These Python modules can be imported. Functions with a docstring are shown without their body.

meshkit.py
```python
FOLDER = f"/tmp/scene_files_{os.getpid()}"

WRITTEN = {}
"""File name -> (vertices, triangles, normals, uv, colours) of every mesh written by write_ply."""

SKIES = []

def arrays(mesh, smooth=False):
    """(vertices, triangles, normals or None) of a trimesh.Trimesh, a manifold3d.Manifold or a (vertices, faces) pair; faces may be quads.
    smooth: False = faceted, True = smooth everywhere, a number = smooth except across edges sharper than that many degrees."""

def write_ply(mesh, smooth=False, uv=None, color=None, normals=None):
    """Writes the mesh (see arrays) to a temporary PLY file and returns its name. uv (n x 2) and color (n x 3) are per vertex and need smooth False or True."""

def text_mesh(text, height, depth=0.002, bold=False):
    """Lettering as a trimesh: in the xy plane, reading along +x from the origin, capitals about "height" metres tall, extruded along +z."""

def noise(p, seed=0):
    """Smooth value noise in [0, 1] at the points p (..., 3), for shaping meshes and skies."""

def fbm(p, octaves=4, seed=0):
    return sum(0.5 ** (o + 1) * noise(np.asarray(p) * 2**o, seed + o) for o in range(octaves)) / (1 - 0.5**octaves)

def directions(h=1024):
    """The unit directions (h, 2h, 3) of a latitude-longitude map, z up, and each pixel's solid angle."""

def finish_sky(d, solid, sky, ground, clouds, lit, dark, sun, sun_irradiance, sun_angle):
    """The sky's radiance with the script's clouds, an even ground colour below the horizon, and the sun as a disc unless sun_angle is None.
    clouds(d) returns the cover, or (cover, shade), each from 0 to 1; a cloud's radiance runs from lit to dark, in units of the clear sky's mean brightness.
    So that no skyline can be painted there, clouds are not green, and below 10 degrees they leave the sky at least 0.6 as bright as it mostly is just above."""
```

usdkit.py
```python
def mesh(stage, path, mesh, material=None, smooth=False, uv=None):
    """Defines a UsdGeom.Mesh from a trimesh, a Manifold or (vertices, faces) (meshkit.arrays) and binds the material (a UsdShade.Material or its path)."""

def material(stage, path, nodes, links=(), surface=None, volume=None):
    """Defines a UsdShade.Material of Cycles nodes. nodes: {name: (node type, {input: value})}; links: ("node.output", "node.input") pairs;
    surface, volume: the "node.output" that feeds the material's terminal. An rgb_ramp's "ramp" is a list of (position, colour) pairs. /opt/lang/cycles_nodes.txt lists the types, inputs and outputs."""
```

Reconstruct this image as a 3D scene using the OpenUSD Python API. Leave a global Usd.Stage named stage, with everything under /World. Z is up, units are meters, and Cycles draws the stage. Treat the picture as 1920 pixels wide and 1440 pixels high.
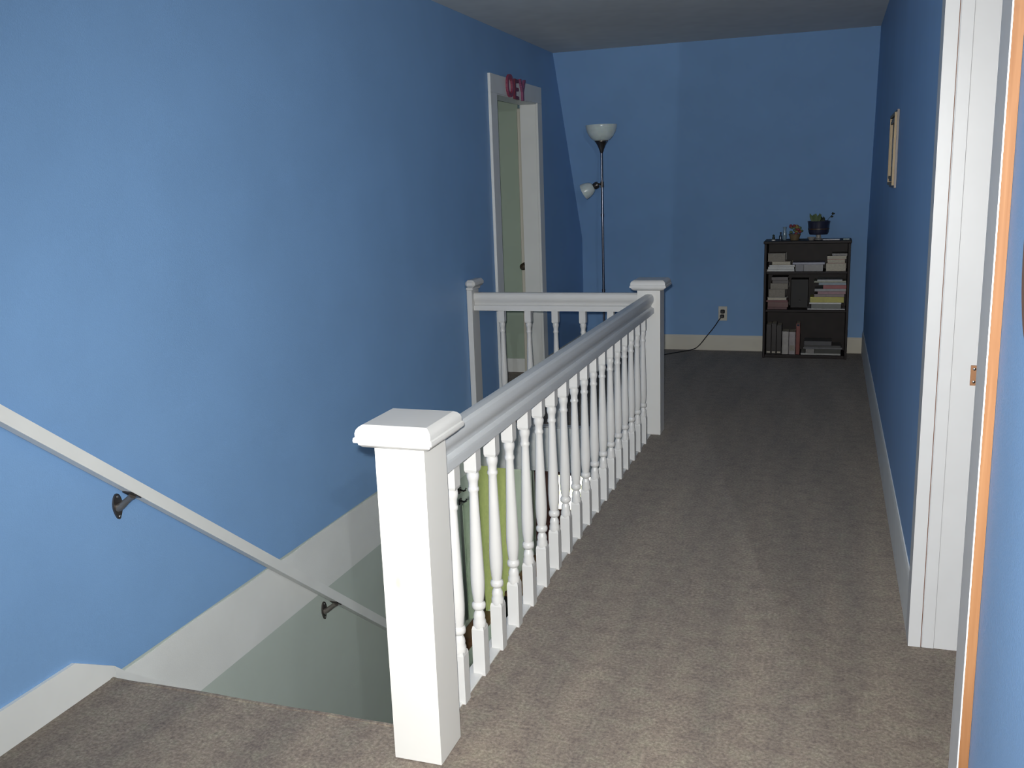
import math, random, numpy as np, trimesh, usdkit, meshkit
from pxr import Usd, UsdGeom, UsdLux, UsdShade, Gf, Sdf
from shapely.geometry import Polygon, box as sbox
random.seed(7); np.random.seed(7)
stage = Usd.Stage.CreateInMemory()
UsdGeom.SetStageUpAxis(stage, UsdGeom.Tokens.z); UsdGeom.SetStageMetersPerUnit(stage, 1.0)
UsdGeom.Xform.Define(stage, '/World'); UsdGeom.Scope.Define(stage, '/World/Looks')

# ------------------------------------------------------------------ camera
F, YAW, PITCH, ROLL, EYE = 1738.3, .3329, .2104, -.0358, np.array([0, 0, 1.4625])
cy, sy, cp, sp, cr, sr = (f(a) for a in (YAW, PITCH, ROLL) for f in (math.cos, math.sin))
fwd = np.array([-sy*cp, cy*cp, -sp]); right0 = np.array([cy, sy, 0]); up0 = np.cross(right0, fwd)
rgt, upv = cr*right0 + sr*up0, -sr*right0 + cr*up0
cam = UsdGeom.Camera.Define(stage, '/World/camera')
M = Gf.Matrix4d(1)
for i, (v, w) in enumerate(((rgt, 0), (upv, 0), (-fwd, 0), (EYE, 1))):
    M.SetRow(i, Gf.Vec4d(*map(float, v), w))
cam.AddTransformOp().Set(M)
cam.CreateHorizontalApertureAttr(36.0); cam.CreateVerticalApertureAttr(27.0)
cam.CreateFocalLengthAttr(F/1920*36); cam.CreateClippingRangeAttr(Gf.Vec2f(.02, 100))
cam.CreateExposureAttr(0.0)

# ------------------------------------------------------------------ lights
dome = UsdLux.DomeLight.Define(stage, '/World/sky'); dome.CreateIntensityAttr(.3); dome.CreateColorAttr(Gf.Vec3f(.75, .87, 1))
def rect_light(name, pos, x_axis, y_axis, w, h, power, color):
    """emits along -(x cross y)"""
    l = UsdLux.RectLight.Define(stage, '/World/' + name)
    z = np.cross(x_axis, y_axis); m = Gf.Matrix4d(1)
    for i, (v, k) in enumerate(((x_axis, 0), (y_axis, 0), (z, 0), (pos, 1))):
        m.SetRow(i, Gf.Vec4d(*map(float, v), k))
    l.AddTransformOp().Set(m); l.CreateWidthAttr(w); l.CreateHeightAttr(h)
    l.CreateIntensityAttr(power/(w*h)); l.CreateColorAttr(Gf.Vec3f(*color))
    return l
# the camera's own flash, just beside and above the lens
FL = UsdLux.SphereLight.Define(stage, '/World/camera_flash'); FL.CreateRadiusAttr(.014); FL.CreateColorAttr(Gf.Vec3f(1, .99, .965))
FL.CreateIntensityAttr(151./(4*math.pi*.014**2))
aim = fwd + .14*rgt - .075*upv; aim /= np.linalg.norm(aim); ax_ = np.cross(aim, upv); ax_ /= np.linalg.norm(ax_)
m = Gf.Matrix4d(1)
for i, v in enumerate((ax_, np.cross(ax_, aim), -aim)): m.SetRow(i, Gf.Vec4d(*map(float, v), 0))
m.SetRow(3, Gf.Vec4d(*map(float, EYE - .022*rgt + .045*upv - .015*fwd), 1)); FL.AddTransformOp().Set(m)
sh_ = UsdLux.ShapingAPI.Apply(FL.GetPrim()); sh_.CreateShapingConeAngleAttr(53.5); sh_.CreateShapingConeSoftnessAttr(1.)
# a small lamp in the space behind and to the right of the photographer
S2 = UsdLux.SphereLight.Define(stage, '/World/small_lamp_light'); S2.CreateRadiusAttr(.012)
S2.AddTranslateOp().Set(Gf.Vec3d(.819, -1., 2.3)); S2.CreateIntensityAttr(34./(4*math.pi*.012**2)); S2.CreateColorAttr(Gf.Vec3f(.92, .97, 1))
# daylight of the window behind the photographer
rect_light('hall_daylight', (.96, 5.75, -1.35), (0, -1, 0), (0, 0, 1), .9, 1.1, 24.0, (1, .98, .92))
rect_light('window_daylight', (-.4, -3.85, 1.5), (1, 0, 0), (0, 0, 1), 1.1, 1.2, 1.5, (.80, .9, 1))

# ------------------------------------------------------------------ materials
LOOK = {}
def look(name, nodes, links, surface):
    LOOK[name] = usdkit.material(stage, '/World/Looks/' + name, nodes, links, surface=surface); return name
def plain(name, col, rough=.5, spec=.5, metal=0., var=.06, scale=30., bump=0., bscale=200., **kw):
    """colour with a little noise in it, and fine relief"""
    lo, hi = [tuple(max(0, c*(1 + s*var)) for c in col) for s in (-1, 1)]
    nodes = {'tc': ('texture_coordinate', {}), 'n': ('noise_texture', {'scale': scale, 'detail': 4.}), 'r': ('rgb_ramp', {'ramp': [(.3, lo), (.7, hi)]}),
             'p': ('principled_bsdf', {'roughness': rough, 'specular_ior_level': spec, 'metallic': metal, **kw})}
    links = [('tc.object', 'n.vector'), ('n.fac', 'r.fac'), ('r.color', 'p.base_color')]
    if bump:
        nodes['n2'] = ('noise_texture', {'scale': bscale, 'detail': 3.}); nodes['b'] = ('bump', {'strength': bump, 'distance': .002})
        links += [('tc.object', 'n2.vector'), ('n2.fac', 'b.height'), ('b.normal', 'p.normal')]
    return look(name, nodes, links, 'p.BSDF')
plain('blue_paint', (.196, .355, .605), .5, .35, var=.035, scale=3., bump=.25, bscale=240.)
plain('jamb_white', (.53, .54, .55), .4, .4, var=.02, scale=9., bump=.08, bscale=60.)
plain('rail_white', (.55, .565, .575), .32, .5, var=.02, scale=9., bump=.08, bscale=60.)
plain('white_gloss', (.60, .592, .572), .34, .5, var=.02, scale=9., bump=.08, bscale=60.)
plain('white_trim', (.70, .71, .69), .45, .4, var=.03, scale=6., bump=.1, bscale=90.)
plain('cream_trim', (.60, .57, .48), .5, .4, var=.03, scale=6.)
plain('band_paint', (.70, .71, .69), .6, .3, var=.03, scale=5., bump=.2, bscale=200.)
plain('sage_paint', (.46, .515, .47), .6, .3, var=.03, scale=4., bump=.2, bscale=200.)
plain('mint_paint', (.34, .41, .33), .6, .3, var=.03, scale=4.)
plain('ceiling_paint', (.72, .73, .70), .8, .2, var=.04, scale=8., bump=.35, bscale=120.)
plain('room_paint', (.50, .50, .50), .8, .2)
plain('dark_metal', (.10, .09, .085), .35, .5, metal=.8)
plain('bracket_metal', (.22, .20, .18), .35, .5, metal=.7)
plain('bright_metal', (.55, .53, .50), .25, .5, metal=1.)
plain('brass', (.36, .22, .09), .4, .5, metal=.9)
plain('copper_plate', (.33, .17, .09), .4, .5, metal=.8)
plain('dark_brown_knob', (.05, .035, .02), .35, .5, metal=.3)
plain('steel_pole', (.16, .17, .21), .3, .5, metal=.9)
plain('black_plastic', (.012, .012, .013), .4)
plain('ivory_plastic', (.55, .53, .46), .4)
plain('lamp_glass', (.72, .72, .66), .25, .5, subsurface_weight=.3, subsurface_scale=.02)
plain('dark_red_paint', (.085, .028, .03), .45)
plain('near_black', (.014, .013, .013), .6)
plain('lime_cloth', (.46, .50, .20), .9, .1, bump=.3, bscale=500.)
plain('pale_green_cloth', (.42, .50, .38), .9, .1, bump=.3, bscale=500.)
plain('brown_wood', (.20, .10, .045), .5)
plain('plaque_wood', (.16, .085, .06), .55)
plain('letter_pink', (.24, .045, .085), .5)
plain('letter_red', (.15, .018, .04), .5)
plain('letter_mauve', (.22, .06, .13), .5)
plain('red_blossom', (.22, .03, .04), .7); plain('yellow_blossom', (.26, .19, .06), .7)
plain('leaf_green', (.10, .15, .07), .6); plain('leaf_dark', (.018, .03, .02), .6)
plain('navy_glaze', (.022, .024, .045), .3); plain('dark_glass', (.03, .045, .07), .15)
plain('pale_ceramic', (.30, .29, .27), .4); plain('blue_glass', (.18, .26, .32), .15)
plain('teal_cover', (.02, .10, .11), .4); plain('gold_metal', (.20, .15, .085), .5, metal=.3)
plain('frame_dark', (.055, .035, .025), .4); plain('canvas', (.25, .22, .17), .8)
plain('espresso_wood', (.016, .011, .010), .55, .3, var=.25, scale=14.)
plain('page_paper', (.50, .46, .37), .8, .2, var=.12, scale=60.)
plain('grey_page', (.27, .245, .205), .8, .2, var=.12, scale=60.)
plain('white_page', (.62, .62, .59), .6, .3, var=.1, scale=60.)
look('newel_white', {'g': ('geometry', {}), 'm': ('mapping', {'location': (.994*2.2, 0., -.505), 'scale': (2.2, 0., 1.)}), 'n': ('noise_texture', {'scale': 40., 'detail': 3.}), 'mv': ('mix_vector', {'fac': .010}),
    'd': ('vector_math', {'math_type': 'length'}), 'kr': ('rgb_ramp', {'ramp': [(0., (.55, .55, .55)), (.010, (.45, .45, .45)), (.026, (0, 0, 0)), (1., (0, 0, 0))]}),
    'mx': ('mix_color', {'a': (.66, .65, .62), 'b': (.40, .385, .30)}), 'p': ('principled_bsdf', {'roughness': .34})},
    [('g.position', 'm.vector'), ('g.position', 'n.vector'), ('m.vector', 'mv.a'), ('n.color', 'mv.b'), ('mv.result', 'd.vector1'), ('d.value', 'kr.fac'), ('kr.color', 'mx.fac'), ('mx.result', 'p.base_color')], 'p.BSDF')
# raw pine: long grain and a knot
look('raw_pine', {'tc': ('texture_coordinate', {}), 'm': ('mapping', {'scale': (60., 60., 2.2)}), 'n': ('noise_texture', {'scale': 1., 'detail': 5., 'distortion': .6}),
    'r': ('rgb_ramp', {'ramp': [(.25, (.19, .080, .028)), (.55, (.245, .115, .048)), (.8, (.30, .155, .070))]}), 'g': ('geometry', {}),
    'd': ('vector_math', {'math_type': 'distance', 'vector2': (.272, 1.742, 1.715)}), 'kr': ('rgb_ramp', {'ramp': [(0., (1, 1, 1)), (.013, (1, 1, 1)), (.024, (0, 0, 0)), (1., (0, 0, 0))]}),
    'mx': ('mix_color', {'b': (.075, .022, .016)}), 'p': ('principled_bsdf', {'roughness': .6, 'specular_ior_level': .25})},
    [('tc.object', 'm.vector'), ('m.vector', 'n.vector'), ('n.fac', 'r.fac'), ('g.position', 'd.vector1'), ('d.value', 'kr.fac'), ('kr.color', 'mx.fac'), ('r.color', 'mx.a'), ('mx.result', 'p.base_color')], 'p.BSDF')
# carpet: speckled pile with brushed streaks along the hall
look('taupe_carpet', {'tc': ('texture_coordinate', {}), 'n1': ('noise_texture', {'scale': 95., 'detail': 5., 'roughness': .75}), 'n2': ('noise_texture', {'scale': 17., 'detail': 5., 'roughness': .65}),
    'm': ('mapping', {'scale': (6.5, .9, 1.)}), 'n3': ('noise_texture', {'scale': 1., 'detail': 2.}),
    'r1': ('rgb_ramp', {'ramp': [(.30, (.092, .075, .061)), (.5, (.198, .168, .134)), (.70, (.325, .29, .236))]}),
    'r2': ('rgb_ramp', {'ramp': [(.28, (.70, .63, .64)), (.48, (.97, .91, .90)), (.72, (1.12, 1.17, 1.08))]}), 'r3': ('rgb_ramp', {'ramp': [(.35, (.80, .80, .82)), (.65, (1.08, 1.07, 1.05))]}),
    'x1': ('mix', {'mix_type': 'multiply', 'fac': 1.}), 'x2': ('mix', {'mix_type': 'multiply', 'fac': 1.}),
    'b': ('bump', {'strength': .6, 'distance': .006}), 'p': ('principled_bsdf', {'roughness': .95, 'specular_ior_level': .05, 'sheen_weight': .15})},
    [('tc.object', 'n1.vector'), ('tc.object', 'n2.vector'), ('tc.object', 'm.vector'), ('m.vector', 'n3.vector'), ('n1.fac', 'r1.fac'), ('n2.fac', 'r2.fac'), ('n3.fac', 'r3.fac'),
     ('r1.color', 'x1.color1'), ('r2.color', 'x1.color2'), ('x1.color', 'x2.color1'), ('r3.color', 'x2.color2'), ('x2.color', 'p.base_color'), ('n1.fac', 'b.height'), ('b.normal', 'p.normal')], 'p.BSDF')
look('daylit_pane', {'n': ('noise_texture', {'scale': 9., 'detail': 2.}), 'r': ('rgb_ramp', {'ramp': [(.42, (1., .98, .92)), (.6, (.75, .80, .38))]}), 'tc': ('texture_coordinate', {}), 'e': ('emission', {'strength': 2.6})},
    [('tc.object', 'n.vector'), ('n.fac', 'r.fac'), ('r.color', 'e.color')], 'e.emission')

# ------------------------------------------------------------------ helpers
USED = {}
def numbered(parent, name):
    k = (parent, name); n = USED.get(k, -1) + 1; USED[k] = n
    return name if n == 0 else f'{name}_{n:03d}'
def pth(p): return '/World' if p is None else str(p.GetPath())
class MB:
    """collects pieces into one mesh"""
    def __init__(s): s.m = []
    def add(s, t): s.m.append(t); return s
    def box(s, a, b, bev=0.):
        a, b = np.minimum(a, b), np.maximum(a, b)
        if bev:
            c, h = (np.array(a)+b)/2, (np.array(b)-a)/2; e = min(bev, h.min()*.9); pts = []
            for k in range(3):
                hh = h - e; hh[k] = h[k]
                pts += [c + np.array((i, j, l))*hh for i in (-1, 1) for j in (-1, 1) for l in (-1, 1)]
            s.m.append(trimesh.convex.convex_hull(np.array(pts)))
        else:
            t = trimesh.creation.box(extents=np.array(b)-a); t.apply_translation((np.array(a)+b)/2); s.m.append(t)
        return s
    def prism(s, poly, axis, lo, hi):
        """polygon given in the other two axes (cyclic order y,z / x,z / x,y), from lo to hi along axis"""
        t = trimesh.creation.extrude_polygon(poly if isinstance(poly, Polygon) else Polygon(poly), hi-lo, engine='earcut')
        v = np.array(t.vertices); v[:, 2] += lo
        if axis == 0: v = v[:, [2, 0, 1]]
        elif axis == 1: v = v[:, [0, 2, 1]]
        f = t.faces[:, ::-1] if axis == 1 else t.faces
        s.m.append(trimesh.Trimesh(v, f, process=False)); return s
    def loft(s, c, prof):
        """square rings (half width, z) about c"""
        v, f, k = [], [], len(prof)
        cs = ((-1, -1), (1, -1), (1, 1), (-1, 1))
        for i in range(4):
            p, q, o = cs[i], cs[(i+1) % 4], len(v)
            for h, z in prof: v += [(c[0] + p[0]*h, c[1] + p[1]*h, z), (c[0] + q[0]*h, c[1] + q[1]*h, z)]
            for j in range(k-1): u = o + 2*j; f += [(u, u+1, u+3), (u, u+3, u+2)]
        for (h, z), flip in ((prof[0], True), (prof[-1], False)):
            o = len(v); v += [(c[0] + p[0]*h, c[1] + p[1]*h, z) for p in cs]
            f += [(o, o+2, o+1), (o, o+3, o+2)] if flip else [(o, o+1, o+2), (o, o+2, o+3)]
        s.m.append(trimesh.Trimesh(np.array(v), np.array(f), process=False)); return s
    def lathe(s, prof, c=(0, 0, 0), n=24, rot=None):
        """(radius, z) rings about z; open ends are closed when the radius is 0"""
        v, f = [], []
        for r, z in prof:
            for k in range(n): v.append((r*math.cos(2*math.pi*k/n), r*math.sin(2*math.pi*k/n), z))
        for i in range(len(prof)-1):
            for k in range(n):
                a, b = n*i+k, n*i+(k+1) % n; f += [(a, b, b+n), (a, b+n, a+n)]
        v = np.array(v)
        if rot is not None: v = v @ np.array(rot).T
        s.m.append(trimesh.Trimesh(v + np.array(c), np.array(f), process=False)); return s
    def tube(s, pts, r, n=10, cap=True):
        pts = np.array(pts, float); v, f = [], []
        rs = np.broadcast_to(r, len(pts))
        for i, p in enumerate(pts):
            d = pts[min(i+1, len(pts)-1)] - pts[max(i-1, 0)]; d /= np.linalg.norm(d)
            a = np.cross(d, (0, 0, 1) if abs(d[2]) < .9 else (1, 0, 0)); a /= np.linalg.norm(a); b = np.cross(d, a)
            for k in range(n): v.append(p + rs[i]*(math.cos(2*math.pi*k/n)*a + math.sin(2*math.pi*k/n)*b))
        for i in range(len(pts)-1):
            for k in range(n):
                q, w = n*i+k, n*i+(k+1) % n; f += [(q, w, w+n), (q, w+n, q+n)]
        if cap:
            for base, flip in ((0, True), (n*(len(pts)-1), False)):
                for k in range(1, n-1): f.append((base, base+k+1, base+k) if flip else (base, base+k, base+k+1))
        t = trimesh.Trimesh(np.array(v), np.array(f), process=False); trimesh.repair.fix_normals(t); s.m.append(t); return s
    def ball(s, c, r, sub=2, sc=(1, 1, 1)):
        t = trimesh.creation.icosphere(subdivisions=sub, radius=r); t.apply_scale(sc); t.apply_translation(c); s.m.append(t); return s
    def mesh(s): return trimesh.util.concatenate(s.m)
    def build(s, name, mat, parent=None, label=None, smooth=35, **kw):
        t = s.mesh()
        off = kw.pop('origin', None)
        p = pth(parent); pr = usdkit.mesh(stage, p + '/' + numbered(p, name), t, LOOK[mat], smooth=smooth).GetPrim()
        if label: pr.SetCustomDataByKey('label', label)
        for k, v in kw.items(): pr.SetCustomDataByKey(k, v)
        return pr
def thing(name, label, cat, loc=(0, 0, 0), rotz=0., group=None, kind=None, parent=None):
    p = pth(parent); x = UsdGeom.Xform.Define(stage, p + '/' + numbered(p, name)); x.AddTranslateOp().Set(Gf.Vec3d(*map(float, loc)))
    if rotz: x.AddRotateZOp().Set(float(rotz))
    o = x.GetPrim()
    if label: o.SetCustomDataByKey('label', label)
    if cat: o.SetCustomDataByKey('category', cat)
    if group: o.SetCustomDataByKey('group', group)
    if kind: o.SetCustomDataByKey('kind', kind)
    return o
def part(name, parent, label=None):
    return thing(name, label, None, parent=parent)
def struct(mb, name, mat, label, cat, **kw):
    return mb.build(name, mat, None, label, category=cat, kind='structure', **kw)

# ------------------------------------------------------------------ the house: dimensions
XL, XR, YB, ZC = -2.093, .285, 8.11, 2.4616
ZK, YS = .985, 7.302                 # top of the knee wall, front of the slope
EDGE, WELL, XW = 2.087, 5.30, -.965  # head of the stairs, far side of the well, carpet edge beside it
FT = -.277                           # underside of the upper floor
YD0, YD1, ZD = 5.90, 6.80, 2.045     # opening of the left doorway
YJ0, YJ1, ZJ = 1.865, 2.935, 2.06    # opening of the right doorway
ZL, YE = -2.72, 6.45                 # lower floor, lower end wall

# floor of the upper storey with the stair well cut out
hole = sbox(XL - .02, EDGE, XW - .012, WELL)
up = Polygon([(XL - .02, -4), (3.3, -4), (3.3, 4.2), (XR + .14, 4.2), (XR + .14, YB + .02), (XL - .02, YB + .02)]).union(sbox(XL - 1.5, YD0 - .1, XL, 7.1))
carpet = up.difference(hole)
fb = MB()
g = carpet.geoms if hasattr(carpet, 'geoms') else [carpet]
for q in g: fb.prism(q, 2, -.022, 0.)
# soft rolled nosing at the head of the stairs, a little uneven
xs = np.linspace(XL + .003, -1.04, 46)
fb.tube([(x, EDGE + .004*meshkit.noise((x*9, 0, 0)) , -.0125 + .002*meshkit.noise((x*14, 3, 0))) for x in xs], .0145, 10)
struct(fb, 'floor', 'taupe_carpet', 'taupe brown carpet of the upper hall and landing', 'carpet floor')
slab = MB()
for q in g: slab.prism(q, 2, FT, -.0225)
struct(slab, 'trim_1', 'white_trim', 'white painted edge of the upper floor around the stair well', 'floor edge')
struct(MB().box((-1.98, WELL - .016, FT - .002), (-1.03, WELL - .0005, FT + .022)).box((XL + .004, WELL - .012, FT+.022), (-1.0, WELL - .0005, -.0008)), 'trim_2', 'white_trim', 'white fascia board with bottom strip across the far end of the stair well', 'fascia board')

# left wall: blue above the floor line, white band beside the floor, sage below
def yz(*p): return Polygon(p)
lw = Polygon([(-4, 0), (YB + .1, 0), (YB + .1, ZC + .1), (-4, ZC + .1)]).difference(sbox(YD0 - .0205, -.1, YD1 + .0205, ZD + .0205))
struct(MB().prism(lw, 0, XL - .115, XL), 'wall_left', 'blue_paint', 'blue painted wall on the left above the stairs', 'wall')
rough = [(EDGE - .2, -.012)] + [(y, -.010 + .008*(meshkit.noise((y*7., 1, 2)) - .5)) for y in np.linspace(EDGE, YE, 70)]
struct(MB().prism(rough + [(YE, FT), (EDGE - .2, FT)], 0, XL - .10, XL + .0012), 'trim_3', 'band_paint', 'off-white painted band along the left wall at floor height', 'painted band')
struct(MB().box((XL - .10, -4, -.30), (XL - .002, YB, -.0005)), 'wall_left_inner', 'sage_paint', 'hidden plaster behind the off-white band of the left wall', 'wall')
struct(MB().box((XL - .10, 1.5, ZL), (XL, YE + .1, FT)), 'wall_left_lower', 'sage_paint', 'grey green wall of the stairs below the off-white band', 'wall')

# right wall with its doorway
rw = Polygon([(1.30, -.02), (YB + .1, -.02), (YB + .1, ZC + .1), (1.30, ZC + .1)]).difference(sbox(YJ0 - .0225, -.1, YJ1 + .0225, ZJ + .0225))
struct(MB().prism(rw, 0, XR, XR + .125), 'wall_right', 'blue_paint', 'blue painted wall on the right with the doorway', 'wall')
# back wall: knee wall and the slope above it
struct(MB().prism([(YB, -.02), (YB + .1, -.02), (YB + .1, ZC + .1), (YS, ZC + .1), (YS, ZC), (YB, ZK)], 0, XL - .1, XR + .12), 'wall_back', 'blue_paint', 'blue far wall, upright below and sloping forward above', 'wall')
struct(MB().box((XL - .1, -4.1, ZC), (3.4, YS + .06, ZC + .1)), 'ceiling', 'ceiling_paint', 'grey white ceiling of the upper hall', 'ceiling')
# the space behind the photographer and the rooms beside the hall
struct(MB().box((XL - .1, -4.1, -.02), (3.4, -4., ZC)), 'wall_front', 'room_paint', 'plain wall behind the photographer', 'wall')
struct(MB().box((3.3, -4, -.02), (3.4, 4.2, ZC)).box((XR + .12, 4.1, -.02), (3.3, 4.2, ZC)).box((XR + .127, 1.30, -.02), (3.3, 1.40, ZC)), 'wall_side_room', 'room_paint', 'plain walls of the room behind the right doorway', 'wall')

# baseboards
def board(mb, pts_axis, lo, hi, thick_from, thick_to, h): pass
bl = MB().prism([(-4, 0), (EDGE + .02, 0), (EDGE + .02, .033), (1.958, .121), (-4, .121)], 0, XL - .001, XL + .012)
struct(bl, 'baseboard_left', 'white_trim', 'white baseboard on the left wall of the landing', 'baseboard')
sl = .777
struct(MB().prism([(EDGE + .021, -.29), (EDGE + .021, .032), (2.16, -.018), (5.35, -.018 - 3.19*sl), (5.35, -.33 - 3.19*sl)], 0, XL + .0015, XL + .012), 'trim_4', 'white_trim', 'white sloping skirting board beside the stairs', 'skirting board')
prof_b = lambda h, t: [(0, 0), (t, 0), (t, h - .02), (t*.55, h - .008), (t*.4, h), (0, h)]
rb = MB().prism(Polygon([(XR - x, z) for x, z in prof_b(.19, .0085)]), 1, YJ1 + .085, YB - .013)
struct(rb, 'baseboard_right', 'white_trim', 'white baseboard along the right wall of the hall', 'baseboard')
struct(MB().prism([(YB - y, z) for y, z in prof_b(.132, .013)], 0, XL + .001, XR - .001), 'baseboard_back', 'cream_trim', 'white baseboard along the far wall behind the bookcase', 'baseboard')
struct(MB().prism(Polygon([(XL + x, z) for x, z in prof_b(.132, .013)]), 1, YD1 + .115, YB - .014), 'baseboard_left_far', 'cream_trim', 'white baseboard between the left doorway and the far corner', 'baseboard')

# ------------------------------------------------------------------ stairs and lower hall
st = thing('stairs', 'carpeted flight of stairs going down along the left wall', 'stairs', kind='structure')
n = 13; rise = -ZL/14.
for i in range(n):
    y, z = EDGE + .012 + .25*i, -rise*(i+1)
    MB().box((XL + .014, y, z - .04), (-1.03, y + .27, z), .006).build('tread', 'taupe_carpet', st)
    MB().box((XL + .014, y - .004, z), (-1.03, y + .012, z + rise - .042)).build('riser', 'white_trim', st)
struct(MB().box((-1.03, EDGE, ZL), (-.99, WELL, FT)), 'wall_stairs', 'sage_paint', 'grey green wall under the balustrade beside the stairs', 'wall')
struct(MB().box((XL, EDGE + .2, ZL - .1), (1, YE, ZL)), 'floor_lower', 'near_black', 'dark floor of the lower hall', 'floor')
fd = Polygon([(XL, ZL), (1, ZL), (1, FT), (XL, FT)]).difference(sbox(-2.075, ZL - .1, -1.16, -.62))
struct(MB().prism(fd, 1, YE, YE + .1), 'wall_lower_end', 'sage_paint', 'grey green end wall of the lower hall around the front door', 'wall')
struct(MB().box((1, EDGE, ZL), (1.1, YE + .1, FT)), 'wall_lower_right', 'sage_paint', 'grey green right wall of the lower hall', 'wall')
dr = thing('door_3', 'dark red front door with a bright square window at the foot of the stairs', 'front door', kind='structure')
leaf = Polygon([(-2.07, ZL + .005), (-1.165, ZL + .005), (-1.165, -.625), (-2.07, -.625)]).difference(sbox(-1.895, -.955, -1.62, -.675))
MB().prism(leaf, 1, YE - .02, YE + .025).build('door_leaf', 'dark_red_paint', dr)
MB().box((-1.895, YE, -.955), (-1.62, YE + .008, -.675)).build('window_pane', 'daylit_pane', dr, 'bright daylit pane')
mf = MB()
for a, b in (((-1.905, -.965), (-1.61, -.953)), ((-1.905, -.677), (-1.61, -.665)), ((-1.905, -.965), (-1.893, -.665)), ((-1.622, -.965), (-1.61, -.665))):
    mf.box((a[0], YE - .028, a[1]), (b[0], YE - .018, b[1]))
mf.build('pane_frame', 'dark_red_paint', dr)
MB().lathe([(0, 0), (.012, 0), (.012, .03), (.026, .04), (.028, .055), (.018, .066), (0, .068)], (-1.23, YE - .02, -1.72), 16, ((1, 0, 0), (0, 0, -1), (0, 1, 0))).build('door_knob', 'brass', dr)
# lower hall: things hanging along the left wall
def drape(y0, y1, z0, z1, folds, x, amp, seed):
    m, nu, nv = [], 60, 14; v, f = [], []
    for j in range(nv+1):
        t = j/nv; z = z1 + (z0 - z1)*t
        for i in range(nu+1):
            s = i/nu; y = y0 + (y1 - y0)*s
            off = amp*(.5 + .5*math.sin(2*math.pi*folds*s + seed + .5*t)) * (.35 + .65*t)
            v.append((x + .006 + off, y, z + .01*math.sin(5*s + seed)*(t > .95)))
    k = (nu+1)*(nv+1); v += [(x_ - .005, y_, z_) for x_, y_, z_ in v]
    for j in range(nv):
        for i in range(nu):
            a = j*(nu+1)+i; b = a+1; c = a+nu+1; d = c+1
            f += [(a, c, d), (a, d, b), (k+a, k+d, k+c), (k+a, k+b, k+d)]
    for j in range(nv):
        for i, fl in ((0, 0), (nu, 1)):
            a = j*(nu+1)+i; c = a+nu+1
            q = [(a, k+a, k+c), (a, k+c, c)]; f += [t_[::-1] for t_ in q] if fl else q
    return trimesh.Trimesh(np.array(v), np.array(f), process=False)
cu = thing('door_curtain', 'lime green curtain hanging in folds at the foot of the stairs', 'curtain')
MB().add(drape(5.27, 5.93, -1.32, FT - .012, 4, XL + .004, .028, .4)).build('cloth', 'lime_cloth', cu, smooth=True)
MB().tube([(XL + .018, 5.25, FT - .008), (XL + .018, 5.97, FT - .008)], .006, 8).build('curtain_rod', 'ivory_plastic', cu)
ct = thing('hanging_cloth', 'pale green cloth hanging on the stair wall beside the lime curtain', 'cloth')
MB().add(drape(5.0, 5.25, -1.22, -.44, 2, XL + .004, .018, 2.)).build('cloth', 'pale_green_cloth', ct, smooth=True)
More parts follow.
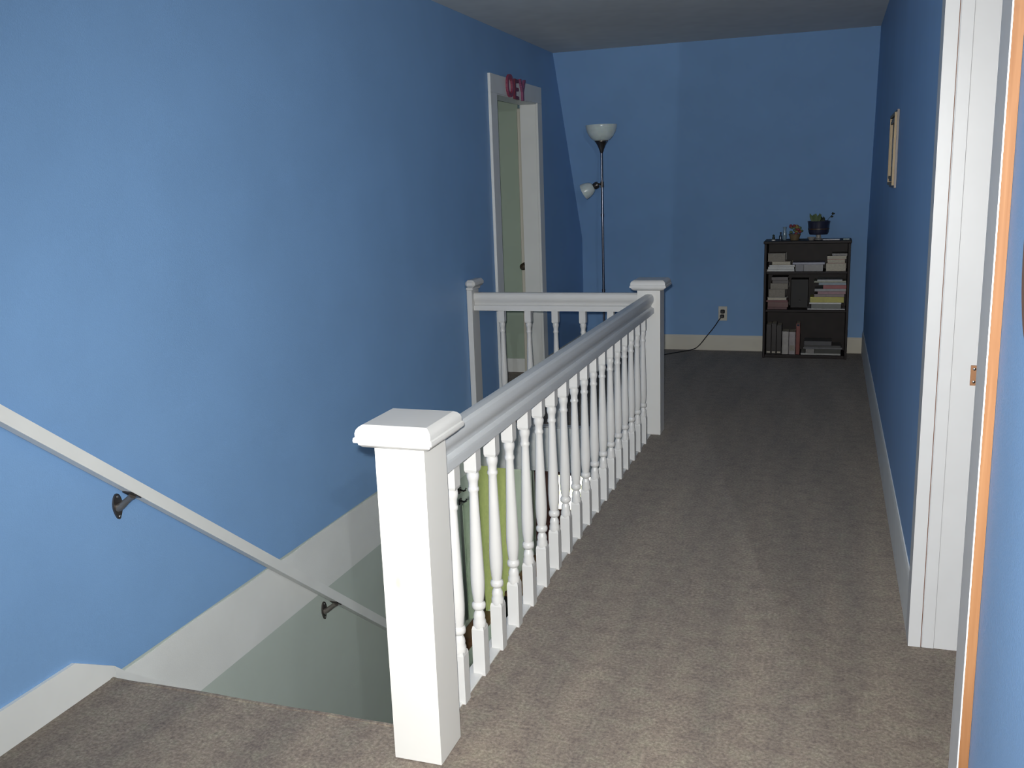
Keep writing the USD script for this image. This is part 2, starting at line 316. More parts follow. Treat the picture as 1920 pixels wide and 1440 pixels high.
for z, what in ((-.345, 'upper'), (-.415, 'lower')):
    hk = thing('coat_hook', f'{what} of two small black hooks on the stair wall above the pale green cloth', 'hook', group='black hooks on the stair wall')
    MB().box((XL, 4.975, z - .018), (XL + .008, 5.015, z + .018), .003).build('hook_plate', 'black_plastic', hk)
    MB().tube([(XL + .006, 4.995, z + .004), (XL + .03, 4.995, z), (XL + .042, 4.995, z + .006), (XL + .046, 4.995, z + .018)], .006, 8).build('hook_arm', 'black_plastic', hk)
sh = thing('wall_shelf', 'small brown wooden shelf on the stair wall below the pale green cloth', 'shelf')
MB().box((XL, 4.86, -1.275), (XL + .12, 5.25, -1.25), .004).build('shelf_board', 'brown_wood', sh)
MB().box((XL, 4.90, -1.40), (XL + .02, 5.21, -1.276), .003).build('back_board', 'brown_wood', sh)
for y in (4.93, 5.16): MB().prism([(XL + .02, -1.39), (XL + .10, -1.277), (XL + .02, -1.277)], 1, y, y + .018).build('shelf_bracket', 'brown_wood', sh)
cb = thing('hall_cabinet', 'dark low cabinet in the corner beside the dark red front door', 'cabinet')
MB().box((XL + .003, 5.72, ZL), (XL + .33, YE - .04, -1.36), .006).build('body', 'near_black', cb)
MB().box((XL + .003, 5.70, -1.36), (XL + .35, YE - .03, -1.335), .005).build('cabinet_top', 'brown_wood', cb)
for z in (-1.75, -2.2): 
    d = MB().box((XL + .33, 5.76, z - .2), (XL + .345, YE - .08, z + .2), .004).build('drawer', 'near_black', cb)

# ------------------------------------------------------------------ balustrade
BX, N1Y, N2Y, A = -.971, 2.02, 5.318, .066
bal = thing('balustrade', 'white painted wooden balustrade with turned balusters around the stair well', 'balustrade')
def newel(c, a, foot, lab, cap_prof=True):
    p = part('newel_post', bal, lab)
    MB().loft(c, [(a - .003, foot), (a, foot + .003), (a, .852)]).build('post', 'newel_white', p, smooth=False)
    MB().loft(c, [(a + .002, .8515), (a + .012, .8525), (a + .021, .856), (a + .028, .862), (a + .030, .869)]).build('cap_moulding', 'white_gloss', p, smooth=25)
    MB().loft(c, [(a + .030, .8685), (a + .037, .8695), (a + .038, .875), (a + .037, .881), (a + .0335, .8835), (a + .0335, .893), (a + .031, .901), (a + .026, .907), (a + .0185, .9115), (a + .0175, .9117)]).build('cap', 'white_gloss', p, smooth=30)
    return p
newel((BX, N1Y), A, 0., 'near newel post with a faint scuff on its front')
newel((BX, N2Y), A, 0., 'far corner newel post')
hp = part('half_newel', bal, 'slim half newel post fixed to the left wall')
MB().box((XL + .002, N2Y - .06, -.0), (XL + .036, N2Y + .06, .852), .002).build('post', 'white_gloss', hp, smooth=False)
MB().box((XL + .002, N2Y - .068, .850), (XL + .046, N2Y + .068, .866), .003).build('cap_moulding', 'white_gloss', hp)
MB().box((XL + .002, N2Y - .09, .866), (XL + .066, N2Y + .09, .912), .015).build('cap', 'white_gloss', hp)
half = [(0, .832), (.016, .830), (.025, .822), (.0295, .808), (.0295, .795), (.026, .783), (.017, .770), (.015, .760), (.020, .755), (.029, .752), (.031, .743), (.031, .722), (0, .722)]
rail_poly = half + [(-x, z) for x, z in half[-2:0:-1]]
MB().prism(Polygon([(BX + x, z) for x, z in rail_poly]), 1, N1Y + A, N2Y - A).build('hand_rail', 'rail_white', bal, 'long moulded rail beside the hall', smooth=28)
MB().prism(Polygon([(N2Y + x, z) for x, z in rail_poly]), 0, XL + .036, BX - A).build('hand_rail', 'white_gloss', bal, 'short moulded rail across the far end', smooth=28)
MB().box((BX - .045, N1Y + A, -.02), (BX + .010, N2Y - A, .006), .003).build('shoe_rail', 'white_gloss', bal, smooth=False)
MB().box((XL + .036, N2Y - .03, 0), (BX - A, N2Y + .03, .008), .003).build('shoe_rail', 'white_gloss', bal, smooth=False)
zs = lambda z: 1.4625 - (1.4625 - z)*1.0394
shaft = [(.0185, .203), (.0195, .208), (.0195, .222), (.0165, .229), (.0180, .236), (.0160, .246), (.0125, .253), (.0120, .257), (.0190, .262), (.0205, .268), (.0205, .274), (.0190, .279),
         (.0150, .283), (.0170, .295), (.0195, .318), (.0207, .345), (.0205, .370), (.0190, .420), (.0170, .480), (.0150, .540), (.0132, .600), (.0128, .618), (.0160, .622), (.0160, .630), (.0135, .634),
         (.0140, .648), (.0165, .655), (.0180, .662), (.0180, .670), (.0165, .676), (.0175, .684)]
shaft = [(r*1.03, zs(z)) for r, z in shaft]
def baluster(x, y):
    b = part('baluster', bal)
    MB().loft((x, y), [(.0195, -.004), (.0195, zs(.199)), (.0170, zs(.209))]).build('base_block', 'white_gloss', b, smooth=False)
    MB().lathe(shaft, (x, y, 0), 20).build('turned_shaft', 'white_gloss', b, smooth=50)
    MB().loft((x, y), [(.0170, zs(.678)), (.0195, zs(.686)), (.0195, .7235)]).build('top_block', 'white_gloss', b, smooth=False)
for i in range(18): baluster(BX, 2.262 + .1649*i)
for i in range(5): baluster(XL + .036 + (BX - A - XL - .036)*(i+1)/6, N2Y)

# ------------------------------------------------------------------ wall handrail
hr = thing('wall_handrail', 'white square handrail sloping down the left wall above the stairs', 'handrail')
ang = math.atan(sl); y0, y1 = .9, 5.3; zt = lambda y: .952 - (y - 1.785)*sl
hx0, hx1, hh = XL + .045, XL + .083, .050
MB().prism([(y0, zt(y0)), (y1, zt(y1)), (y1, zt(y1) - hh), (y0, zt(y0) - hh)], 0, hx0, hx1).build('rail', 'white_trim', hr, smooth=False)
for yb_ in (1.0, 2.215, 3.36, 4.5):
    zb = zt(yb_) - hh; b = part('rail_bracket', hr)
    el = Polygon([(yb_ + .020*math.cos(t) * (1 - .35*math.sin(t)*-1 if math.sin(t) < 0 else 1), zb - .046 + .042*math.sin(t)) for t in np.linspace(0, 2*math.pi, 28)[:-1]])
    MB().prism(el, 0, XL, XL + .006).build('wall_plate', 'dark_metal', b)
    MB().tube([(XL + .004, yb_, zb - .050), (XL + .02, yb_, zb - .042), (XL + .042, yb_, zb - .024), (XL + .056, yb_, zb - .013), (XL + .066, yb_, zb - .005)], (.014, .012, .010, .010, .012), 12).build('arm', 'bracket_metal', b)
    s2 = trimesh.creation.box(extents=(.034, .05, .004)); s2.apply_transform(trimesh.transformations.rotation_matrix(-ang, (1, 0, 0))); s2.apply_translation((XL + .064, yb_, zb - .002))
    MB().add(s2).build('saddle', 'dark_metal', b)
    for dz in (-.078, -.014): MB().ball((XL + .007, yb_, zb + dz), .0048, 1, (.6, 1, 1)).build('screw', 'bright_metal', b)

# ------------------------------------------------------------------ right doorway
d1 = thing('door_1', 'white doorway in the right wall with one raw wood edge', 'doorway', kind='structure')
t = .020
def casing(mb, y0, y1, z0, z1): return mb.box((XR - t, y0, z0), (XR - .0005, y1, z1), .002)
MB().prism([(XR - .009, YJ1 - .004), (XR + .027, YJ1 - .004), (XR + .027, YJ1 + .012), (XR - .0005, YJ1 + .012), (XR - .0005, YJ1 + .082), (XR - .009, YJ1 + .082)], 2, 0, ZJ).build('casing', 'jamb_white', d1, 'far upright casing board', smooth=False)
MB().box((XR + .024, YJ1 + .003, 0), (XR + .034, YJ1 + .014, ZJ)).build('gap_strip', 'plaque_wood', d1, 'worn brown gap beside the casing', smooth=False)
casing(MB(), YJ0 - .082, YJ1 + .082, ZJ + .006, ZJ + .095).build('casing', 'jamb_white', d1, 'head casing board', smooth=False)
# near casing: white face and edge paint, raw pine on the side towards the photographer
yn0, yn1 = 1.765, YJ0 + .004
MB().box((XR - t + .0025, yn0 - .0004, 0), (XR - .0005, yn0 + .006, ZJ + .006)).build('casing_edge', 'raw_pine', d1, 'raw orange pine edge of the near casing', smooth=False)
MB().box((XR - t, yn0, 0), (XR - .0005, yn1, ZJ + .006), .0016).build('casing', 'jamb_white', d1, 'near upright casing board', smooth=False)
MB().box((XR + .0298, YJ1 - .0005, 0), (XR + .137, YJ1 + .022, ZJ)).build('jamb', 'jamb_white', d1, 'far jamb', smooth=False)
MB().box((XR - .012, YJ0 - .022, 0), (XR + .137, YJ0 + .0005, ZJ)).build('jamb', 'jamb_white', d1, 'near jamb', smooth=False)
MB().box((XR - .012, YJ0, ZJ - .0005), (XR + .137, YJ1, ZJ + .022)).build('jamb', 'jamb_white', d1, 'head jamb', smooth=False)
MB().box((XR + .0305, YJ1 - .0065, 0), (XR + .066, YJ1 - .001, ZJ - .001), .002).build('door_stop', 'jamb_white', d1, smooth=False)
sk = MB().box((XR + .116, YJ1 - .0022, .845), (XR + .136, YJ1 - .0004, .905), .0006).build('strike_plate', 'copper_plate', d1, 'copper coloured strike plate')
for z in (.856, .894): MB().ball((XR + .126, YJ1 - .0022, z), .0045, 1, (1, .4, 1)).build('screw', 'bright_metal', sk)

# ------------------------------------------------------------------ left doorway
d2 = thing('door_2', 'white doorway at the far end of the left wall opening on a pale green room', 'doorway', kind='structure')
c2 = lambda y0, y1, z0, z1: MB().box((XL + .0005, y0, z0), (XL + .020, y1, z1), .002)
c2(5.785, YD0 + .006, 0, ZD + .006).build('casing', 'white_trim', d2, 'near upright casing board', smooth=False)
c2(YD1 - .006, YD1 + .10, 0, ZD + .006).build('casing', 'white_trim', d2, 'far upright casing board', smooth=False)
c2(5.785, YD1 + .10, ZD + .006, 2.168).build('casing', 'white_trim', d2, 'head casing board', smooth=False)
for y in (YD0, YD1): MB().box((XL - .12, min(y, y + (.02 if y == YD1 else -.02)), 0), (XL + .012, max(y, y + (.02 if y == YD1 else -.02)), ZD)).build('jamb', 'white_trim', d2, smooth=False)
MB().box((XL - .12, YD0, ZD), (XL + .012, YD1, ZD + .02)).build('jamb', 'white_trim', d2, smooth=False)
struct(MB().box((XL - 1.5, 6.93, -.02), (XL - .18, 7.03, ZC)), 'wall_green_room', 'mint_paint', 'pale green wall seen through the left doorway', 'wall')
struct(MB().box((XL - 1.5, 6.915, 0), (XL - .18, 6.929, .11)), 'baseboard_green_room', 'white_trim', 'white baseboard of the pale green room', 'baseboard')
struct(MB().box((XL - 1.6, 5.0, -.02), (XL - 1.5, 7.03, ZC)).box((XL - 1.5, 5.0, -.02), (XL - .12, 5.1, ZC)), 'wall_green_room_side', 'mint_paint', 'side walls of the pale green room', 'wall')
struct(MB().box((XL - 1.6, 5.0, ZC), (XL - .1, 7.03, ZC + .1)), 'ceiling_green_room', 'ceiling_paint', 'ceiling of the pale green room', 'ceiling')
dl = thing('open_door', 'cream door leaf standing edge-on inside the left doorway with a dark knob', 'door')
MB().box((XL - .178, 6.90, .012), (XL - .125, 7.6, 2.03), .003).build('door_leaf', 'cream_trim', dl, smooth=False)
ry = ((1, 0, 0), (0, 0, -1), (0, 1, 0))
kn = MB().lathe([(0, 0), (.030, 0), (.030, .004), (.024, .008), (.010, .010), (.009, .028), (.018, .034), (.026, .046), (.026, .055), (.018, .064), (0, .067)], (XL - .150, 6.90, .848), 20, ry).build('door_knob', 'dark_brown_knob', dl, 'dark round knob')

# letters on the head casing
def letter(ch, y, z, h, mat, tilt, lab):
    m = meshkit.text_mesh(ch, h, .016, bold=True); v = np.array(m.vertices); v -= [(v[:, 0].min() + v[:, 0].max())/2, h/2, 0]
    w = v[:, 0].max() - v[:, 0].min(); v[:, 0] *= 1.0
    c, s = math.cos(tilt), math.sin(tilt); X, Y = c*v[:, 0] - s*v[:, 1], s*v[:, 0] + c*v[:, 1]
    tr = trimesh.Trimesh(np.stack([XL + .0205 + v[:, 2], y + X, z + Y], 1), m.faces, process=False)
    return MB().add(tr).build('wall_letter', mat, None, lab, smooth=False, category='letter', group='letters over the left doorway')
letter('O', 6.145, 2.118, .135, 'letter_pink', .03, 'deep pink letter O, nearest of three letters over the left doorway')
letter('E', 6.275, 2.105, .125, 'letter_red', -.03, 'dark red letter E between the O and the Y over the left doorway')
letter('Y', 6.415, 2.110, .135, 'letter_mauve', .02, 'mauve letter Y, farthest of three letters over the left doorway')

# ------------------------------------------------------------------ floor lamp
LX, LY = -1.722, 7.33
lamp = thing('floor_lamp', 'slim silver floor lamp with white bowl shade and small side light', 'floor lamp', (LX, LY, 0))
MB().lathe([(0, 0), (.125, 0), (.125, .012), (.11, .02), (.03, .028), (.014, .045), (.012, .06)], n=32).build('base', 'steel_pole', lamp)
MB().lathe([(.0095, .05), (.0095, 1.705)], n=14).lathe([(.013, .60), (.013, .62)], n=14).lathe([(.013, 1.20), (.013, 1.22)], n=14).build('pole', 'steel_pole', lamp)
MB().lathe([(.010, 1.69), (.014, 1.70), (.018, 1.715), (.030, 1.745), (.045, 1.772), (.052, 1.776), (.052, 1.782), (0, 1.784)], n=24).build('shade_holder', 'dark_metal', lamp)
bowl = [(0, 1.778), (.045, 1.781), (.072, 1.795), (.095, 1.82), (.112, 1.852), (.121, 1.885), (.123, 1.903), (.118, 1.903), (.108, 1.856), (.09, 1.825), (.068, 1.802), (0, 1.786)]
MB().lathe(bowl, n=40).build('bowl_shade', 'lamp_glass', lamp, 'white glass bowl shade', smooth=True)
arm = MB().tube([(0, 0, 1.447), (-.03, 0, 1.455), (-.055, -.004, 1.452)], .007, 10).lathe([(.014, 1.425), (.014, 1.47)], n=14).build('reading_arm', 'dark_metal', lamp)
a = math.radians(118); R = np.array(((math.cos(a), 0, math.sin(a)), (0, 1, 0), (-math.sin(a), 0, math.cos(a)))) @ np.eye(3)
Rr = np.array(((-.45, .0, -.893), (0, 1, 0), (.893 * 1, 0, -.45)))
MB().lathe([(0, -.012), (.022, -.010), (.027, 0), (.027, .022), (.022, .030), (0, .032)], (-.038, -.006, 1.447), 18, Rr).build('socket', 'dark_metal', arm)
MB().lathe([(.018, .028), (.035, .036), (.050, .058), (.060, .09), (.064, .118), (.061, .118), (.046, .058), (.033, .04), (.016, .034)], (-.042, -.006, 1.448), 28, Rr).build('small_shade', 'lamp_glass', arm, 'small white glass shade', smooth=True)
pts = [(-.858, YB - .030, .301), (-.885, YB - .034, .268), (-.928, YB - .026, .203), (-.985, YB - .024, .129), (-1.046, YB - .03, .05), (-1.10, YB - .05, .012), (-1.2, YB - .16, .006), (-1.4, YB - .42, .006), (-1.62, LY + .12, .008)]
from scipy.interpolate import make_interp_spline
sp_ = make_interp_spline(np.linspace(0, 1, len(pts)), np.array(pts), k=2)(np.linspace(0, 1, 60)); sp_[:, 2] = np.maximum(sp_[:, 2], .005)
cord = MB().tube(sp_ - np.array((LX, LY, 0)), .0042, 8).build('power_cord', 'black_plastic', lamp, 'black cord up to the outlet', smooth=True)
MB().box((-.876 - LX, YB - .040 - LY, .286), (-.842 - LX, YB - .0078 - LY, .316), .006).build('plug', 'black_plastic', cord)

ol = thing('wall_outlet', 'ivory double outlet with black plugs low on the far blue wall', 'outlet', (-.856, YB, .322))
MB().box((-.037, -.006, -.062), (.037, -.0003, .062), .003).build('cover_plate', 'ivory_plastic', ol)
for z in (-.021, .021): MB().lathe([(0, 0), (.017, 0), (.017, .0015), (0, .0015)], (0, -.0055, z), 18, ry).build('socket', 'ivory_plastic', ol)
MB().ball((0, -.0062, 0), .0035, 1, (1, .4, 1)).build('screw', 'bright_metal', ol)
pg = thing('plug_adapter', 'black plug in the upper socket of the ivory outlet', 'plug', (-.855, YB - .0078, .343))
MB().box((-.018, -.03, -.017), (.018, 0, .015), .006).build('plug_body', 'black_plastic', pg)
MB().lathe([(0, 0), (.008, 0), (.006, .012), (0, .012)], (0, -.03, 0), 12, ry).build('plug_grip', 'black_plastic', pg)

# ------------------------------------------------------------------ picture on the right wall
pc = thing('picture', 'framed picture with gold and dark moulded frame on the right wall', 'framed picture', (XR, 0, 0))
py0, py1, pz0, pz1 = 4.80, 5.20, 1.390, 1.748
for off, th, mat, nm in ((0, .010, 'frame_dark', 'outer_frame'), (.012, .020, 'gold_metal', 'gold_moulding'), (.030, .014, 'frame_dark', 'inner_frame'), (.042, .018, 'gold_metal', 'inner_moulding')):
    w = .013; o = sbox(py0 + off, pz0 + off, py1 - off, pz1 - off); MB().prism(o.difference(o.buffer(-w, join_style=2)), 0, -th, -.0005).build(nm, mat, pc, smooth=False)
MB().box((-.008, py0 + .05, pz0 + .05), (-.001, py1 - .05, pz1 - .05)).build('canvas', 'canvas', pc)
MB().box((-.0095, py0 + .10, pz0 + .10), (-.0082, py1 - .10, pz1 - .12)).build('print', 'pale_ceramic', pc)
pq = thing('wall_plaque', 'brown rounded wooden plaque on the right wall at the edge of the frame', 'plaque', (XR, 1.478, 1.36))
MB().prism(Polygon([(.082*math.cos(t), .15*math.sin(t)) for t in np.linspace(0, 2*math.pi, 40)[:-1]]), 0, -.012, -.0005).build('board', 'plaque_wood', pq)
MB().prism(Polygon([(.062*math.cos(t), .125*math.sin(t)) for t in np.linspace(0, 2*math.pi, 40)[:-1]]), 0, -.016, -.0118).build('raised_centre', 'plaque_wood', pq)

# ------------------------------------------------------------------ bookcase
X0, X1, YF, YK, T = -.500, .157, 7.80, 8.094, .019
bc = thing('bookcase', 'small dark brown three-shelf bookcase against the far wall', 'bookcase')
for x in (X0, X1 - T): MB().box((x, YF, 0), (x + T, YK, .931), .002).build('side_panel', 'espresso_wood', bc)
MB().box((X0 - .006, YF - .008, .9315), (X1 + .006, YK, .9535), .003).build('top_panel', 'espresso_wood', bc)
for z in (.709, .400): MB().box((X0 + T, YF + .006, z - T), (X1 - T, YK - .006, z), .002).build('shelf', 'espresso_wood', bc)
MB().box((X0 + T, YF + .002, .010), (X1 - T, YK - .006, .029), .002).build('bottom_panel', 'espresso_wood', bc)
MB().box((X0 + T, YF + .012, 0), (X1 - T, YF + .024, .0095)).build('plinth', 'espresso_wood', bc)
MB().box((X0 + T, YK - .0055, .010), (X1 - T, YK, .931)).build('back_panel', 'espresso_wood', bc)

COV = {}
def cover(col):
    if col not in COV: COV[col] = plain(f'book_cover_{len(COV):02d}', col, .3, .5, var=.12, scale=25.)
    return COV[col]
def flat_book(x0, x1, z, th, col, lab, pages='page_paper', edge='pages', depth=.17, front=.022, grp='books lying flat in and on the bookcase', rot=0.):
    """a book lying down; edge: what faces the room, 'pages' or 'spine'"""
    y = YF + front; w = x1 - x0; ct = min(.003, th*.18)
    o = thing('book', lab, 'book', ((x0 + x1)/2, y + depth/2, z), rot, grp)
    e = .004 if edge == 'pages' else .0
    c = MB().box((-w/2, -depth/2, .0003), (w/2, depth/2, ct), .0008).box((-w/2, -depth/2, th - ct), (w/2, depth/2, th), .0008)
    if edge == 'pages': c.box((-w/2, depth/2 - ct, ct*.5), (w/2, depth/2, th - ct*.5))
    else: c.box((-w/2, -depth/2, ct*.5), (w/2, -depth/2 + ct, th - ct*.5), .0006)
    c.build('cover', cover(col), o, smooth=False)
    ya, yb2 = (-depth/2 + .003, depth/2 - ct) if edge == 'pages' else (-depth/2 + ct, depth/2 - .003)
    MB().box((-w/2 + .003, ya, ct), (w/2 - .003, yb2, th - ct)).build('pages', pages, o, smooth=False)
    return z + th
def stack(z, rows, grp=None):
    for r in rows: z = flat_book(r[0], r[1], z, r[2], r[3], r[4], **(r[5] if len(r) > 5 else {}))
bx3 = lambda X: -.483 + (X - 300)*.000508     # along the shelf
SP = dict(edge='spine')
GP, WP = dict(pages='grey_page'), dict(pages='white_page')
# upper shelf
stack(.709, [(-.480, -.262, .016, (.50, .50, .48), 'white thin book at the bottom left of the upper shelf', WP),
    (-.472, -.264, .021, (.42, .43, .43), 'white book second from the bottom in the upper left stack', WP),
    (-.463, -.260, .015, (.50, .50, .50), 'white thin book third from the bottom in the upper left stack', WP),
    (-.436, -.288, .028, (.36, .32, .24), 'cream paperback lying askew on the thin white books', dict(rot=-4.)),
    (-.474, -.334, .066, (.22, .20, .17), 'thick grey beige book on top of the upper left stack', dict(pages='grey_page', depth=.14))])
stack(.709, [(-.192, -.046, .054, (.14, .14, .145), 'grey thick book lying in the middle of the upper shelf', SP)])
stack(.709, [(-.256, -.194, .054, (.075, .078, .10), 'dark blue grey narrow book beside the thick grey book', SP)])
stack(.7632, [(-.280, -.034, .018, (.20, .21, .28), 'pale blue thin book lying across the middle books', SP)])
stack(.709, [(-.024, .128, .063, (.30, .27, .22), 'thick beige book at the bottom of the upper right stack', {}),
    (-.016, .120, .032, (.36, .17, .13), 'beige paged book with reddish cover in the upper right stack', {}),
    (-.018, .130, .026, (.40, .37, .30), 'cream paged book near the top of the upper right stack', {}),
    (.020, .134, .020, (.03, .026, .026), 'dark thin book on top of the upper right stack', SP)])
# middle shelf
stack(.400, [(-.468, -.314, .019, (.075, .018, .02), 'dark red book at the bottom of the middle left stack', SP),
    (-.466, -.306, .042, (.125, .052, .046), 'reddish brown thick book in the middle left stack', SP),
    (-.478, -.310, .015, (.12, .022, .028), 'dark crimson thin book under the pale book', SP),
    (-.470, -.318, .023, (.30, .28, .25), 'pale book above the dark crimson one', {}),
    (-.462, -.330, .066, (.15, .135, .11), 'thick grey beige book in the middle left stack', GP),
    (-.450, -.308, .048, (.19, .17, .14), 'beige book near the top of the middle left stack', GP),
    (-.434, -.308, .026, (.045, .036, .034), 'dark brown book second from the top of the middle left stack', SP),
    (-.440, -.312, .025, (.055, .042, .042), 'dark brown book on top of the middle left stack', SP)])
fb_ = thing('box_file', 'charcoal box file standing in the middle of the middle shelf', 'box file', (-.22, 8.0, .4003))
MB().box((-.072, -.07, 0), (.066, .07, .235), .003).build('body', 'near_black', fb_)
MB().lathe([(0, 0), (.012, 0), (.012, .003), (.008, .003), (0, .001)], (0, -.07, .06), 16, ((1, 0, 0), (0, 0, -1), (0, 1, 0))).build('finger_ring', 'near_black', fb_)
stack(.400, [(-.157, .133, .010, (.36, .35, .36), 'pale thin magazine at the bottom of the middle right stack', dict(pages='white_page', depth=.2)),
    (-.126, .100, .036, (.13, .14, .125), 'grey green book in the middle right stack', SP),
    (-.142, .102, .012, (.62, .62, .60), 'glossy white thin book under the yellow one', SP),
    (-.137, .120, .045, (.42, .38, .07), 'yellow thick book in the middle right stack', SP),
    (-.106, .122, .024, (.19, .14, .14), 'mauve book on top of the yellow one', SP),
    (-.080, .132, .021, (.26, .13, .15), 'dusty pink book above the mauve one', SP),
    (-.104, .134, .021, (.24, .24, .25), 'pale grey book under the red one', SP),
    (-.040, .136, .030, (.24, .018, .026), 'bright red book in the middle right stack', SP),
    (-.074, .134, .020, (.16, .22, .26), 'pale blue book on top of the red one', SP),
    (-.110, .132, .014, (.27, .28, .21), 'olive and white thin book near the top of the middle right stack', SP),
    (-.086, .104, .010, (.40, .42, .43), 'white thin book on top of the middle right stack', SP)])
# bottom shelf, upright books
def upright(x0, x1, h, col, lab, pages='page_paper', depth=.16, front=.03, band=None):
    w = x1 - x0; o = thing('book', lab, 'book', ((x0+x1)/2, YF + front + depth/2, .0292), group='upright books on the bottom shelf'); c = .0025
    MB().box((-w/2, -depth/2, 0), (-w/2 + c, depth/2, h)).box((w/2 - c, -depth/2, 0), (w/2, depth/2, h)).box((-w/2, -depth/2, 0), (w/2, -depth/2 + c, h), .001).build('cover', cover(col), o, smooth=False)
    MB().box((-w/2 + c, -depth/2 + c, .003), (w/2 - c, depth/2 - .004, h - .003)).build('pages', pages, o, smooth=False)
    if band: MB().box((-w/2 + .006, -depth/2 - .0006, band[0]), (w/2 - .006, -depth/2 - .0001, band[1])).build('spine_label', band[2], o, smooth=False)
for i, nm in enumerate(('leftmost', 'middle', 'rightmost')):
    upright(-.472 + .041*i, -.433 + .041*i, (.245, .252, .238)[i], (.035, .03, .028), f'{nm} of three dark upright books with pale spine marks on the bottom shelf', band=(.010, .020, 'page_paper'))
upright(-.346, -.294, .188, (.34, .32, .30), 'pale upright book left of its twin on the bottom shelf')
upright(-.292, -.241, .186, (.32, .29, .29), 'pale upright book right of its twin on the bottom shelf', band=(.03, .075, 'grey_page'))
upright(-.238, -.206, .255, (.18, .045, .035), 'red brown tall upright book on the bottom shelf', band=(.235, .25, 'dark_glass'))
stack(.0292, [(-.196, .112, .014, (.33, .33, .31), 'pale magazine at the bottom of the stack on the bottom shelf', dict(pages='white_page', depth=.2, edge='spine'))])
stack(.0434, [(-.158, -.092, .034, (.22, .21, .20), 'light small book on the pale magazine', SP)])
stack(.0434, [(-.088, .112, .034, (.04, .042, .035), 'dark book beside the light small book on the bottom shelf', SP)])
stack(.0776, [(-.178, .122, .016, (.12, .12, .125), 'glossy grey magazine on the dark book of the bottom shelf', SP),
    (-.172, .110, .016, (.05, .05, .05), 'dark thin book above the glossy grey magazine', SP),
    (-.172, .040, .034, (.075, .075, .08), 'dark grey book on top of the stack on the bottom shelf', SP)])

# things on top of the bookcase
ZT = .9538
def ornament(name, lab, cat, x, y): return thing(name, lab, cat, (x, y, ZT))
o = ornament('figurine', 'tiny dark figurine on a white base at the left end of the bookcase top', 'figurine', -.434, 7.86)
MB().lathe([(0, 0), (.015, 0), (.015, .007), (.012, .010), (0, .010)], n=16).build('base', 'white_page', o)
MB().lathe([(.006, .009), (.011, .016), (.010, .028), (.006, .034), (.009, .039), (.008, .046), (0, .050)], n=14).build('body', 'leaf_dark', o, smooth=True)
o = ornament('bottle', 'small dark bottle on the bookcase beside the tiny figurine', 'bottle', -.380, 7.87)
MB().lathe([(0, 0), (.012, 0), (.012, .036), (.006, .046), (.006, .056), (0, .056)], n=16).build('body', 'dark_glass', o)
MB().lathe([(0, .055), (.007, .055), (.007, .068), (0, .068)], n=14).build('stopper', 'black_plastic', o)
o = ornament('vase', 'pale blue glass vase between the dark bottle and the red flowers', 'vase', -.352, 7.94)
MB().lathe([(0, 0), (.014, 0), (.017, .03), (.015, .06), (.011, .08), (.015, .104), (.013, .104), (.009, .08), (0, .01)], n=20).build('body', 'blue_glass', o, smooth=True)
o = ornament('flower_arrangement', 'small pot of red and yellow flowers on the bookcase top', 'flowers', -.272, 7.90)
MB().lathe([(0, 0), (.032, 0), (.046, .045), (.050, .05), (.046, .052), (0, .05)], n=20).build('pot', 'gold_metal', o)
rg = np.random.default_rng(3)
for k in range(22):
    th, r, z = rg.uniform(0, 6.28), rg.uniform(.005, .056), rg.uniform(.05, .128)
    r *= 1 - max(0, z - .10)*8
    MB().ball((r*math.cos(th), r*math.sin(th)*.7, z), rg.uniform(.010, .017), 1, (1, 1, .8)).build('blossom', 'red_blossom' if k % 3 == 0 or z > .1 and k % 2 else ('yellow_blossom' if k % 3 == 1 else 'leaf_green'), o, smooth=True)
MB().ball((-.008, -.05, .05), .006, 2).build('bead', 'bright_metal', o, 'shiny bead', smooth=True)
o = ornament('dish', 'small pale dish beside the dark planter on the bookcase', 'dish', -.142, 7.85)
MB().lathe([(0, 0), (.018, 0), (.020, .006), (.033, .024), (.031, .026), (.018, .010), (0, .009)], n=22).build('body', 'pale_ceramic', o, smooth=40)
o = ornament('planter', 'dark navy footed planter with green sprigs on the bookcase', 'planter', -.090, 7.95)
MB().lathe([(0, 0), (.034, 0), (.034, .006), (.020, .012), (.018, .036), (.026, .042), (0, .044)], n=20).build('foot', 'pale_ceramic', o)
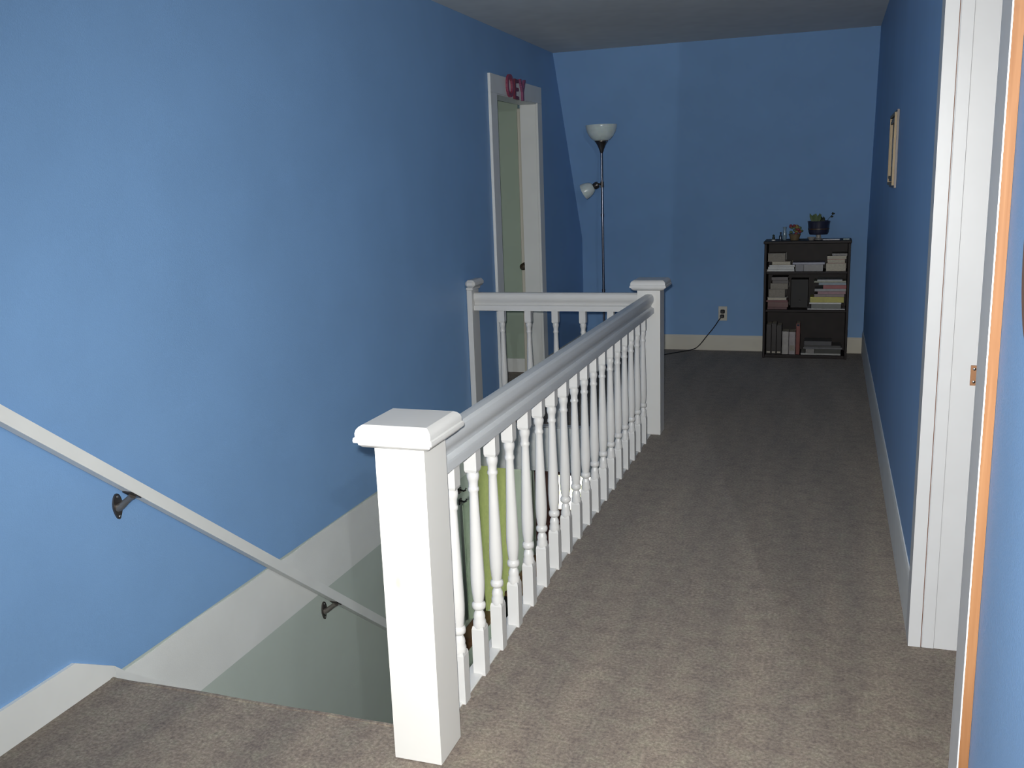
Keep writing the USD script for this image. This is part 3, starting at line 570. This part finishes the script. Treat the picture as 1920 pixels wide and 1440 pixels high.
MB().lathe([(0, .040), (.070, .042), (.078, .06), (.083, .12), (.088, .146), (.083, .148), (.076, .13), (0, .125)], n=28).build('pot', 'navy_glaze', o, smooth=40)
MB().lathe([(.0815, .080), (.0825, .081), (.0830, .090), (.0815, .091)], n=28).build('pale_band', 'frame_dark', o, smooth=40)
def leaf(base, d, L, w, par, mat):
    d = np.array(d, float); d /= np.linalg.norm(d); s = np.cross(d, (0, 1, .3)); s /= np.linalg.norm(s); nn = np.cross(s, d)
    b = np.array(base); P = [b, b + d*L*.35 + s*w, b + d*L*.7 + s*w*.8, b + d*L, b + d*L*.7 - s*w*.8, b + d*L*.35 - s*w, b + d*L*.5 + nn*w*.4]
    V = np.array(P + [p - nn*.001 for p in P]); f = []
    for k in range(6): f += [(k, (k+1) % 6, 6), (7 + (k+1) % 6, 7 + k, 13), (k, 7+k, 7+(k+1) % 6), (k, 7+(k+1) % 6, (k+1) % 6)]
    MB().add(trimesh.Trimesh(V, np.array(f), process=False)).build('leaf', mat, par, smooth=False)
for k in range(16):
    ax = rg.uniform(-.07, .06); hgt = .05 + .035*(ax < -.0) * rg.uniform(.3, 1)
    leaf((ax, rg.uniform(-.03, .03), .135), (rg.uniform(-.5, .5), rg.uniform(-.4, .2), 1), hgt, .012, o, 'leaf_green' if ax < .0 else 'leaf_dark')
MB().tube([(.05, 0, .13), (.075, 0, .165), (.10, 0, .195)], .0018, 6).build('sprig_stem', 'leaf_dark', o)
for q, dd in (((.098, 0, .192), (.3, 0, 1)), ((.10, 0, .196), (1, -.3, .6)), ((.085, 0, .178), (1, 0, .1))): leaf(q, dd, .024, .008, o, 'leaf_dark')
z = ZT
for x0, x1, th, col, lab in ((-.056, .072, .009, (.25, .25, .27), 'pale thin booklet lying on top of the bookcase right of the planter'),):
    flat_book(x0, x1, z, th, col, lab, pages='white_page', depth=.10, front=.03, edge='spine')
flat_book(.098, .145, ZT, .011, (.02, .10, .11), 'teal little notebook at the right end of the bookcase top', depth=.10, front=.04, edge='spine')
